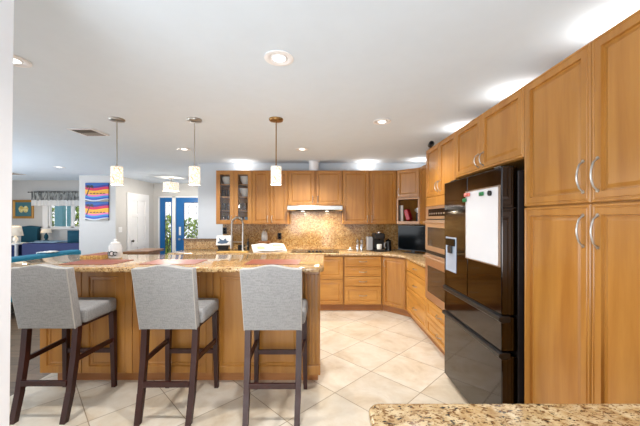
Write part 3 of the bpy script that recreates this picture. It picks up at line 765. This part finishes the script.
# coffee maker
t = thing('coffee_maker', 'black coffee maker with grey water tank on the back counter', 'coffee maker', (.92, 5.1, .9305))
MB().box(-.10, .10, -.15, .14, 0, .03, .008).box(-.10, .10, .02, .14, .03, .22, .012).box(-.085, .085, -.13, .14, .205, .30, .02).build('body', M['black'], t)
MB().box(-.195, -.103, -.06, .13, .012, .24, .015).build('water_tank', plain('grey_tank', rgb(150, 152, 156), .25), t)
MB().lathe([(.05, .30), (.052, .315), (.045, .322)], (0, -.05, 0), 20).build('lid', M['chrome'], t, True)
MB().box(-.06, .06, -.14, -.02, .0305, .038, .002).build('drip_tray', M['steel'], t)
MB().lathe([(.03, .0385), (.04, .05), (.043, .12), (.039, .12), (.036, .05)], (0, -.08, 0), 20).build('cup', M['ceramic'], t, True)
MB().lathe([(.02, .205), (.016, .19)], (0, -.08, 0), 14).build('nozzle', M['gloss_black'], t, True)
t = thing('milk_frother', 'small black appliance with a pale handle right of the coffee maker', 'frother', (1.09, 5.12, .9305))
MB().lathe([(.055, 0), (.055, .02), (.048, .03), (.048, .15), (.042, .17)], n=22).build('jug', M['black'], t, True)
MB().lathe([(.044, .1705), (.04, .185), (.012, .19), (.012, .205)], n=20).build('lid', M['gloss_black'], t, True)
MB().tube([(-.046, -.02, .14), (-.075, -.04, .13), (-.075, -.04, .07), (-.046, -.02, .05)], .008, 8).build('handle', M['ceramic'], t, True)
# tv in the corner
t = thing('television', 'small black flat television standing diagonally in the counter corner', 'television', (1.405, 4.775, .9305), R45)
MB().box(-.262, .262, -.012, .03, .035, .435, .006).build('housing', M['black'], t)
MB().box(-.25, .25, -.0145, -.0122, .05, .424).build('screen', M['gloss_black'], t)
MB().box(-.13, .13, -.06, .08, 0, .008, .003).box(-.03, .03, .004, .02, .008, .036).build('stand', M['black'], t)
# corner cubby contents
tag(MB().box(-.02, .02, -.08, .08, 0, .27, .003).build('white_box', M['paper']), 'tall white box standing in the open corner cubby', 'box', None, (1.315, 5.17, 1.4305), 0)
mm = Matrix.Rotation(.32, 4, 'Y')
tag(MB().box(-.03, .045, -.05, .05, 0.014, .20, .012, M=Matrix.Rotation(-.3, 4, 'Y')).build('red_tin', M['red']), 'red tin leaning in the open corner cubby', 'tin', None, (1.43, 5.05, 1.4325), R45)
t = thing('stacked_mug', 'pale mug on a dark canister in the open corner cubby', 'mug', (1.56, 4.97, 1.4305))
MB().lathe([(.045, 0), (.045, .13), (.03, .14)], n=20).build('canister', M['black'], t, True)
MB().lathe([(.03, .1405), (.038, .15), (.04, .22), (.036, .22), (.034, .155)], n=20).build('cup', M['ceramic'], t, True)
MB().tube([(-.038, -.01, .205), (-.066, -.02, .2), (-.066, -.02, .17), (-.038, -.01, .16)], .005, 8).build('handle', M['ceramic'], t, True)
# security camera on the oven cabinet
t = thing('security_camera', 'small black security camera on top of the oven cabinet', 'camera', (1.262, 3.555, 2.2875))
MB().lathe([(.03, 0), (.03, .008), (.01, .016), (.009, .03)], n=16).build('foot', M['black'], t, True)
MB().cyl((0, .03, .055), (-.01, -.045, .062), .03, n=18).build('camera_body', M['black'], t, True)
MB().cyl((-.0101, -.0455, .062), (-.011, -.05, .0622), .018, n=18).build('lens', M['gloss_black'], t, True)

# dishes behind the glass doors
gz = {0: 1.402, 1: 1.62, 2: 1.85, 3: 2.06}
def bowl(x, z, r, h, lab, n='serving_bowl'):
    tag(MB().lathe([(r*.45, 0), (r*.5, .006), (r*.85, h*.5), (r, h), (r*.95, h), (r*.8, h*.5), (r*.4, .012)], n=24).build(n, M['ceramic'], None, True), lab, 'bowl', 'bowls in the glass-door cabinet', (x, 5.225, z+.0005))
bowl(-1.67, gz[3], .095, .13, 'white bowl on top shelf of glass-door cabinet, left door')
bowl(-1.36, gz[3], .095, .14, 'white bowl on top shelf of glass-door cabinet, right door')
bowl(-1.36, gz[2], .10, .14, 'white bowl on second shelf of glass-door cabinet, right door')
def tumbler(x, y, z, lab, r=.03, h=.12, mat='jar_glass'):
    o = tag(MB().lathe([(r*.8, 0), (r, h), (r*.92, h), (r*.72, .008)], n=16).build('drinking_glass', M[mat], None, True), lab, 'glass', 'glasses in the glass-door cabinet', (x, y, z+.0005))
for (i, x) in enumerate((-1.43, -1.36, -1.29)):
    tumbler(x, 5.2, gz[1], 'clear tumbler on third shelf behind right glass door, '+('by its left stile', 'in the middle', 'by its right stile')[i])
for (i, x) in enumerate((-1.72, -1.64)):
    tumbler(x, 5.2, gz[1], 'clear tumbler on third shelf behind left glass door, '+('by its left stile', 'by its right stile')[i])
for (i, x) in enumerate((-1.72, -1.64)):
    tumbler(x, 5.2, gz[2], 'clear tumbler on second shelf behind left glass door, '+('by its left stile', 'by its right stile')[i])
for (i, x) in enumerate((-1.42, -1.33)):
    tumbler(x, 5.2, gz[0], 'blue-grey cup on bottom shelf behind right glass door, '+('by its left stile', 'by its right stile')[i], .035, .10, 'paleblue')
for (i, x) in enumerate((-1.72, -1.64)):
    tumbler(x, 5.2, gz[0], 'clear tumbler on bottom shelf behind left glass door, '+('by its left stile', 'by its right stile')[i])

# ------------------------------------------------------------------ on the island
IZ = 1.0755
for (x0, x1, lab) in ((-2.29, -1.83, 'rust red placemat on the island in front of the leftmost stool'), (-1.6, -1.12, 'rust red placemat on the island in front of the middle stool'), (-.69, -.22, 'rust red placemat on the island in front of the rightmost stool')):
    m = MB().box(-(x1-x0)/2, (x1-x0)/2, -.15, .15, 0, .004, .0015)
    tag(m.build('placemat', M['rust']), lab, 'placemat', 'placemats on the island', ((x0+x1)/2, 2.76, IZ))
t = thing('serving_tray', 'straw coloured tray with a rust cloth on the island beside the jar', 'tray', (-2.27, 3.05, IZ))
MB().box(-.10, .10, -.12, .2, 0, .012).box(-.10, .10, -.12, -.11, .012, .038, .002).box(-.10, .10, .19, .2, .012, .038, .002).box(-.10, -.09, -.11, .19, .012, .038).box(.09, .10, -.11, .19, .012, .038).build('basket', M['straw'], t)
MB().prism([(-.088, -.108), (.088, -.108), (.088, .188), (-.03, .188)], .013, .041, bev=.006).build('folded_cloth', M['rust'], t)
t = thing('glass_jar', 'milky white lidded glass jar with dark contents on the island', 'jar', (-2.10, 3.04, IZ))
MB().lathe([(.05, 0), (.058, .006), (.06, .02), (.06, .12), (.045, .14), (.04, .15)], n=28).build('jar_body', M['milky_glass'], t, True)
MB().lathe([(.042, .1505), (.042, .158), (.012, .165), (.009, .172), (.016, .18), (.012, .192)], n=22).build('lid', M['ceramic'], t, True)
m = MB(); rr = random.Random(3)
for k in range(5):
    a = rr.uniform(0, 6.28); q = rr.uniform(.0, .03); z = .018+.05*rr.random()
    m.tube([(q*math.cos(a)+.014*math.cos(b), q*math.sin(a)+.014*math.sin(b), z+.006*math.sin(b)) for b in [2*PI*j/10 for j in range(11)]], .006, 6)
m.build('contents', M['black'], t, True)
m = MB()
for (a0, zc, rr_) in ((-2.05, .05, .018), (-1.5, .052, .022), (-1.0, .05, .017)):
    m.tube([(.0615*math.cos(a0+rr_*math.cos(b)/.0615), .0615*math.sin(a0+rr_*math.cos(b)/.0615), zc+rr_*math.sin(b)) for b in [.4+4.9*j/14 for j in range(15)]], .0045, 6)
m.build('painted_motif', M['black'], t, True, 'dark curled marks on the front')

# ------------------------------------------------------------------ bar stools
def make_stool():
    t = thing('bar_stool', '', 'bar stool', (0, 0, 0), 0, 'bar stools along the island')
    # backrest outline (x,z), camel-back top
    def top(u):
        return 1.118+.024*(.5+.5*math.cos(PI*min(1, abs(u)/.78)))
    z0 = .655
    lean = lambda z: -.085*(z-z0)/.46
    def half(z): return .211+.007*(z-z0)/.46
    out = [(-half(z0), z0), (half(z0), z0), (half(.9), .9)]
    for k in range(21):
        u = 1-2*k/20; out.append((u*.218, top(u)))
    out += [(-half(.9), .9)]
    m = MB().prism(out, 0, .075, 'y', .011, 3)
    for v in m.bm.verts: v.co.y += lean(v.co.z)+.0
    m.build('backrest', M['linen'], t, True)
    pp = [(x, -.0+lean(z)-.001, z) for x, z in [out[0]]+out[-1:-len(out):-1]][:]
    edge = [(-half(z0)+.003, z0), (-half(.9)+.003, .9), (-.215, 1.114)]+[((-1+2*k/20)*.215, top(-1+2*k/20)-.002) for k in range(1, 20)]+[(.215, 1.114), (half(.9)-.003, .9), (half(z0)-.003, z0)]
    MB().tube([(x, lean(z)+.006, z) for x, z in edge], .004, 6).build('piping', M['piping'], t, True)
    # seat cushion with slight crown
    sm = MB().box(-.234, .234, 0.077, .434, .668, .782, .028, 3)
    for v in sm.bm.verts:
        if v.co.z > .74: v.co.z += .014*max(0, 1-(v.co.x/.23)**2)*max(0, 1-((v.co.y-.26)/.2)**2)
    sm.build('seat', M['linen'], t, True)
    MB().box(-.20, .20, .08, .41, .645, .6675).build('seat_frame', M['espresso'], t)
    for sg in (-1, 1):
        # rear leg, raked back toward the foot
        b = MB(); P = [(sg*.19, .05, .66), (sg*.188, .03, .45), (sg*.186, -.01, .2), (sg*.182, -.06, 0)]
        for i in range(3): b.bar(P[i+1], P[i], .042-.002*i, .042-.002*i, .042, .042)
        b.build('leg', M['espresso'], t)
        b = MB().bar((sg*.213, .418, 0), (sg*.203, .41, .6675), .032, .032, .044, .044); b.build('leg', M['espresso'], t)
        m = MB(); a, c = Vector((sg*.188, .035, .415)), Vector((sg*.206, .398, .40))
        m.box(-.011, .011, 0, (c-a).length, -.018, .018, .002, M=Matrix.Translation(a) @ Matrix.Rotation(-math.atan2(c.x-a.x, c.y-a.y), 4, 'Z'))
        m.build('side_stretcher', M['espresso'], t)
    MB().box(-.168, .168, -.03, -.008, .245, .283, .002).build('rear_stretcher', M['espresso'], t)
    MB().box(-.192, .192, .403, .425, .30, .338, .002).build('foot_rail', M['espresso'], t)
    return t
st = make_stool()
labs = ('grey linen bar stool at the left end of the island', 'grey linen bar stool in the middle of the island', 'grey linen bar stool at the right end of the island, nearest the refrigerator')
for i, (x, y) in enumerate(((-2.055, 2.235), (-1.15, 2.22), (-.374, 2.20))):
    o = st if i == 0 else copy_tree(st)
    o.location = (x, y, 0); o['label'] = labs[i]

# ------------------------------------------------------------------ lamps
def pendant(x, y, lab, mat):
    t = thing('pendant_lamp', lab, 'pendant lamp', (x, y, CEIL), 0, 'pendant lamps over the island')
    MB().lathe([(.008, -.03), (.03, -.028), (.066, -.02), (.07, -.012), (.07, -.0005)], n=28).build('canopy', M[mat], t, True)
    MB().cyl((0, 0, -.455), (0, 0, -.028), .0055, n=10).lathe([(.018, -.505), (.02, -.47), (.008, -.452)], n=14).build('stem', M[mat], t, True)
    m = MB().lathe([(.050, -.645), (.050, -.476)], n=32, cap=False); o = m.build('lamp_shade', M['capiz'], t, True, solid=.003)
    m = MB()
    for z in (-.648, -.474): m.lathe([(.0525, z-.004), (.0525, z+.004), (.0485, z+.004), (.0485, z-.004)], n=32, cap=False)
    for k in range(3): a = 2*PI*k/3; m.tube([(.018*math.cos(a), .018*math.sin(a), -.476), (.050*math.cos(a), .050*math.sin(a), -.474)], .003, 6)
    m.build('rim', M['ceramic'], t)
    MB().lathe([(.006, -.60), (.024, -.575), (.028, -.55), (.018, -.515), (.014, -.506)], n=16).build('bulb', M['lampglow'], t, True)
    light('pendant_light', 'POINT', (x, y, CEIL-.68), PEND_W, .05, color=(1, .93, .82))
pendant(-2.05, 2.99, 'nickel pendant lamp with lit woven shade above the island near the jar', 'nickel')
pendant(-1.286, 3.0, 'nickel pendant lamp with lit woven shade above the middle of island', 'nickel')
pendant(-.474, 2.99, 'brass-capped pendant lamp with lit woven shade above the island\'s right end', 'brass')

def downlight(x, y, lab, k=1.0, r=.09):
    t = thing('ceiling_spotlight', lab, 'recessed light', (x, y, CEIL), 0, 'recessed ceiling lights')
    MB().lathe([(r, -.0005), (r, -.005), (r*.86, -.008), (r*.72, -.0065), (r*.62, -.003), (r*.58, -.0005)], n=36, cap=False).build('trim_ring', M['trimw'], t, True)
    MB().lathe([(r*.58, -.0006), (r*.56, -.004), (r*.48, -.006), (r*.44, -.0035)], n=30, cap=False).build('gimbal', M['trimw'], t, True)
    MB().cyl((0, 0, -.0006), (0, 0, -.0035), r*.44, n=26).build('lens', M['lampglow'], t)
    light('downlight', 'SPOT', (x, y, CEIL-.03), DOWN_W*k, .045, (0, 0, 0), (1, .97, .94), math.radians(140), .6)
downlight(-.277, 1.86, 'round recessed ceiling light nearest the camera, between jamb and pantry')
downlight(.59, 3.07, 'round recessed ceiling light in front of the refrigerator and oven tower')
downlight(-1.98, 4.28, 'round recessed ceiling light beside the middle pendant lamp, towards the foyer')
downlight(-.31, 4.28, 'round recessed ceiling light in front of the hood cabinet', 1.35)
downlight(-5.05, 5.76, 'small recessed ceiling light above the living area, near the palm canvases', .45)
downlight(-1.94, 1.88, 'recessed ceiling light at the edge of the white door jamb')
# ceiling registers
def register(x0, x1, y0, y1, lab):
    cx, cy = (x0+x1)/2, (y0+y1)/2; w, h = (x1-x0)/2, (y1-y0)/2
    t = thing('air_vent', lab, 'air vent', (cx, cy, CEIL), 0, 'ceiling air vents')
    m = MB().box(-w, w, -h, -h+.025, -.010, -.0005, .002).box(-w, w, h-.025, h, -.010, -.0005, .002).box(-w, -w+.025, -h+.025, h-.025, -.010, -.0005).box(w-.025, w, -h+.025, h-.025, -.010, -.0005).build('frame', M['trimw'], t)
    MB().box(-w+.02, w-.02, -h+.02, h-.02, -.002, -.0006).build('throat', M['vent_dark'], t)
    m = MB(); n = 9
    for k in range(n):
        yy = -h+.03+(2*h-.06)*k/(n-1)
        m.box(-w+.025, w-.025, -.008, .008, -.0008, .0008, 0, M=Matrix.Translation((0, yy, -.008)) @ Matrix.Rotation(.5 if k < 5 else -.5, 4, 'X'))
    m.build('louvers', M['vent_dark'], t)
register(-2.82, -2.54, 3.30, 3.58, 'square white air vent in the ceiling beside the pendant above the jar')
register(-6.95, -6.62, 6.4, 6.72, 'dark air vent in the living area ceiling by the jamb')
# foyer drum light
t = thing('drum_ceiling_light', 'lit white drum light on the foyer ceiling before blue doors', 'ceiling light', (-3.67, 7.25, CEIL))
MB().lathe([(.07, -.0005), (.07, -.02), (.012, -.03), (.012, -.12)], n=24).build('canopy', M['nickel'], t, True)
MB().lathe([(.17, -.32), (.17, -.12)], n=36, cap=False).build('lamp_shade', M['capiz'], t, True, solid=.003)
MB().cyl((0, 0, -.318), (0, 0, -.314), .165, n=36).build('diffuser', M['lampglow'], t)
light('drum_light', 'POINT', (-3.67, 7.25, CEIL-.37), 30, .1, color=(1, .92, .8))

# ------------------------------------------------------------------ hall and foyer things
def palm_canvas(z, lab):
    t = thing('canvas_print', lab, 'picture', (-5.41, 6.868, z), 0, 'tropical canvases')
    MB().box(0, .525, -.028, 0, 0, .42, .003).build('canvas', M['sunset'], t)
    m = MB(); y0, y1 = -.0305, -.0285
    m.prism([(.02, .13), (.05, .13), (.115, .33), (.10, .335)], y0, y1, 'y')
    for a in range(8):
        an = -.45+a*.57; L = .11
        c = (.108+L*.5*math.cos(an), .335+L*.34*math.sin(an)+.014); e = (.108+L*math.cos(an), .335+L*.5*math.sin(an)-.025)
        m.prism([(.108, .325), c, e, (c[0]-.004, c[1]-.028)], y0, y1, 'y')
    for k in range(5): m.prism([(.10+k*.075, .17), (.16+k*.075, .17), (.15+k*.075, .185+.008*(k % 2)), (.115+k*.075, .19)], y0, y1, 'y')
    m.build('palm_silhouette', M['black'], t)
    m = MB().prism([(.28, .0), (.525, .0), (.525, .055), (.4, .04)], y0, y1, 'y').build('shore', M['vent_dark'], t)
palm_canvas(1.868, 'upper of two bright sunset palm canvases on the hall wall')
palm_canvas(1.44, 'lower of two bright sunset palm canvases on the hall wall')
t = thing('light_switch', 'white light switch plate beside the white foyer door', 'light switch', (-4.7395, 7.02, 1.22), PI/2)
MB().box(-.06, .06, -.007, 0, -.06, .06, .002).build('plate', M['trimw'], t)
MB().box(-.035, -.012, -.011, -.007, -.03, .03, .002).build('rocker', M['ceramic'], t); MB().box(.012, .035, -.011, -.007, -.03, .03, .002).build('rocker', M['ceramic'], t)
t = thing('console_table', 'brown wooden table in the foyer in front of the white door', 'table', (-3.9, 6.55, 0))
MB().prism([(-.22, -.37), (.27, -.3), (.24, .36), (-.22, .38)], .745, .80, bev=.006).build('table_top', M['tablewood'], t)
MB().box(-.18, .18, -.28, .3, .64, .744).build('apron', M['tablewood'], t)
for sx in (-1, 1):
    for sy in (-1, 1): MB().bar((sx*.16, .01+sy*.26, 0), (sx*.16, .01+sy*.26, .64), .035, .035, .05, .05).build('leg', M['tablewood'], t)

# ------------------------------------------------------------------ living room
t = thing('teal_sofa', 'long teal velvet sofa, back turned to the kitchen island', 'sofa', (-4.48, 4.25, 0))
MB().box(-.22, 0, -1.35, 1.35, .26, .905, .045, 3).build('backrest', M['teal'], t, True)
MB().box(-.95, -.221, -1.35, 1.35, .24, .42, .03).build('seat_base', M['teal'], t, True)
for k in range(3): MB().box(-.93, -.225, -1.12+k*.75, -.38+k*.75, .421, .55, .04, 3).build('seat_cushion', M['teal'], t, True)
for sg in (-1, 1): MB().box(-.95, -.221, sg*1.35 if sg < 0 else 1.13, -1.13 if sg < 0 else 1.35, .421, .68, .04, 3).build('armrest', M['teal'], t, True)
MB().box(-.93, -.02, -1.33, 1.33, .12, .238).build('plinth', M['black'], t)
for sx in (-.88, -.07):
    for sy in (-1.25, 1.25): MB().cyl((sx, sy, 0), (sx, sy, .12), .02, .03, n=12).build('leg', M['black'], t)
PT = [(-4.50, .917), (-4.54, .923), (-4.60, .924), (-4.66, .923), (-4.712, .915), (-4.716, .87), (-4.716, .80)]
m = MB().grid(6, 16, lambda u, v: (PT[round(u*6)][0], 4.92+.22*v+.04*u, PT[round(u*6)][1]+.004*math.sin(17*v)*(u < .6)))
tag(m.build('throw_blanket', M['paper'], None, True, solid=.01), 'white throw blanket lying over the back of the teal sofa', 'blanket')

t = thing('indigo_sofa', 'indigo sofa below the living room window', 'sofa', (-7.35, 8.1, 0))
MB().box(-.78, .78, -.0, .2, .12, .82, .04, 3).build('backrest', M['indigo'], t, True)
MB().box(-.78, .78, .201, .62, .12, .42, .03, 3).build('seat', M['indigo'], t, True)
for sg in (-1, 1): MB().box(.6 if sg > 0 else -.78, .78 if sg > 0 else -.6, .201, .62, .421, .62, .03, 3).build('armrest', M['indigo'], t, True)
for sx in (-.7, .7):
    for sy in (.06, .56): MB().cyl((sx, sy, 0), (sx, sy, .12), .025, n=10).build('leg', M['black'], t)
def pillow(w, h, d):
    return MB().grid(12, 12, lambda u, v: (w*(u-.5), d*math.sin(PI*u)**.5*math.sin(PI*v)**.5, h*v)).grid(12, 12, lambda u, v: (w*(u-.5), -d*math.sin(PI*u)**.5*math.sin(PI*v)**.5, h*v))
tag(pillow(.36, .34, .07).build('cushion', M['teal_dark'], None, True), 'dark teal cushion on top of the indigo sofa back', 'cushion', None, (-6.78, 8.22, .822), .2)
tag(MB().grid(8, 8, lambda u, v: (-7.9+.75*u, 8.09+.22*v, .838+.006*math.sin(14*u)+.003*math.sin(9*v))).build('throw_blanket', M['paleblue'], None, True, solid=.012), 'pale blue folded throw along the top of the indigo sofa', 'blanket')

t = thing('wing_chair', 'tall teal wing chair under the gold framed picture', 'armchair', (-8.83, 8.85, 0), 0)
MB().prism([(-.26, .42), (.26, .42), (.24, 1.1), (.30, 1.24), (.0, 1.27), (-.30, 1.24), (-.24, 1.1)], .18, .3, 'y', .03, 3).build('backrest', M['teal_dark'], t, True)
MB().box(-.3, .3, -.3, .2, .14, .44, .04, 3).build('seat', M['navy'], t, True)
for sg in (-1, 1): MB().box(.24 if sg > 0 else -.34, .34 if sg > 0 else -.24, -.28, .2, .2, .68, .03, 3).build('armrest', M['teal_dark'], t, True)
for sx in (-.25, .25):
    for sy in (-.24, .24): MB().cyl((sx, sy, 0), (sx, sy, .14), .018, .025, n=10).build('leg', M['black'], t)
tag(pillow(.4, .36, .08).build('cushion', plain('aqua_fabric', rgb(90, 170, 180), .8), None, True), 'aqua cushion propped on the teal wing chair', 'cushion', None, (-8.81, 8.7, .445), .1)

t = thing('side_table', 'white framed side table with blue front under the big lamp', 'side table', (-8.42, 8.25, .03))
MB().box(-.24, .24, -.22, .22, .745, .78, .005).build('table_top', M['trimw'], t)
for sx in (-.21, .21):
    for sy in (-.19, .19): MB().box(sx-.025, sx+.025, sy-.025, sy+.025, -.03, .744).build('leg', M['trimw'], t)
MB().box(-.184, .184, -.17, .17, .2, .74).build('drawer_box', M['navy'], t)
def table_lamp(x, y, z, lab, r, hb, hs, basemat):
    t = thing('table_lamp', lab, 'table lamp', (x, y, z+.0005), 0, 'table lamps in the living room')
    MB().lathe([(r*.5, 0), (r*.5, .012), (r*.2, .03), (r*.42, hb*.35), (r*.36, hb*.6), (r*.12, hb*.85), (r*.08, hb)], n=22).build('base', M[basemat], t, True)
    MB().lathe([(r, hb*.92), (r*.74, hb*.92+hs)], n=30, cap=False).build('lamp_shade', M['lampshade'], t, True, solid=.004)
    return t
table_lamp(-8.43, 8.25, .81, 'large white table lamp on the side table by the jamb', .16, .22, .26, 'ceramic')
light('lamp_light', 'POINT', (-8.43, 8.25, 1.36), 4, .05, color=(1, .78, .5))
t = thing('console_table', 'pale blue console table under the living room window', 'table', (-7.85, 8.98, 0))
MB().box(-.62, .62, -.15, .13, .79, .83, .005).build('table_top', M['paleblue'], t)
for sx in (-.57, .57):
    for sy in (-.11, .1): MB().box(sx-.02, sx+.02, sy-.02, sy+.02, 0, .789).build('leg', M['paleblue'], t)
table_lamp(-8.25, 8.97, .83, 'small table lamp with teal base on the pale blue console', .13, .25, .11, 'teal_dark')
t = thing('framed_picture', 'gold framed botanical picture on the living room wall', 'picture', (-9.46, 9.198, 1.484))
MB().rings_panel(0, .63, 0, .565, [(0, 0), (0, -.03), (.02, -.035), (.07, -.02), (.07, -.008)], False).build('frame', M['goldframe'], t)
MB().rings_panel(.065, .565, .065, .5, [(0, -.002), (0, -.010), (.075, -.010), (.078, -.007)]).build('mat', plain('teal_mat', rgb(70, 120, 130), .7), t)
m = MB()
for cx in (.245, .385): m.prism([(cx+.075*math.cos(2*PI*k/20)*(1+.08*math.sin(5*2*PI*k/20)), .283+.10*math.sin(2*PI*k/20)) for k in range(20)], -.0115, -.0072, 'y')
m.build('print', M['art_gold'], t)
t = thing('window_valance', 'grey patterned gathered valance with white band over the window', 'valance', (-7.9, 9.08, 0))
def ruff(z0, z1, amp):
    return MB().grid(150, 6, lambda u, v: (-.9+1.85*u, amp*math.sin(u*105+.6*math.sin(u*31))*(.5+.5*(1-v)), z0+(z1-z0)*v+.008*math.sin(u*40)*(1-v)))
ruff(2.03, 2.30, .022).build('gathered_band', M['valance'], t, True, solid=.003)
ruff(1.865, 2.045, .012).build('white_band', M['sheer'], t, True, solid=.003)
MB().cyl((-.98, 0, 2.275), (.98, 0, 2.275), .01, n=10).cyl((-.93, 0, 2.275), (-.93, .119, 2.275), .008, n=8).cyl((.96, 0, 2.275), (.96, .119, 2.275), .008, n=8).build('rod', M['lead'], t)
MB().lathe([(.004, -.02), (.02, 0), (.004, .02)], (-.99, 0, 2.275), 12).build('finial', M['lead'], t, True)
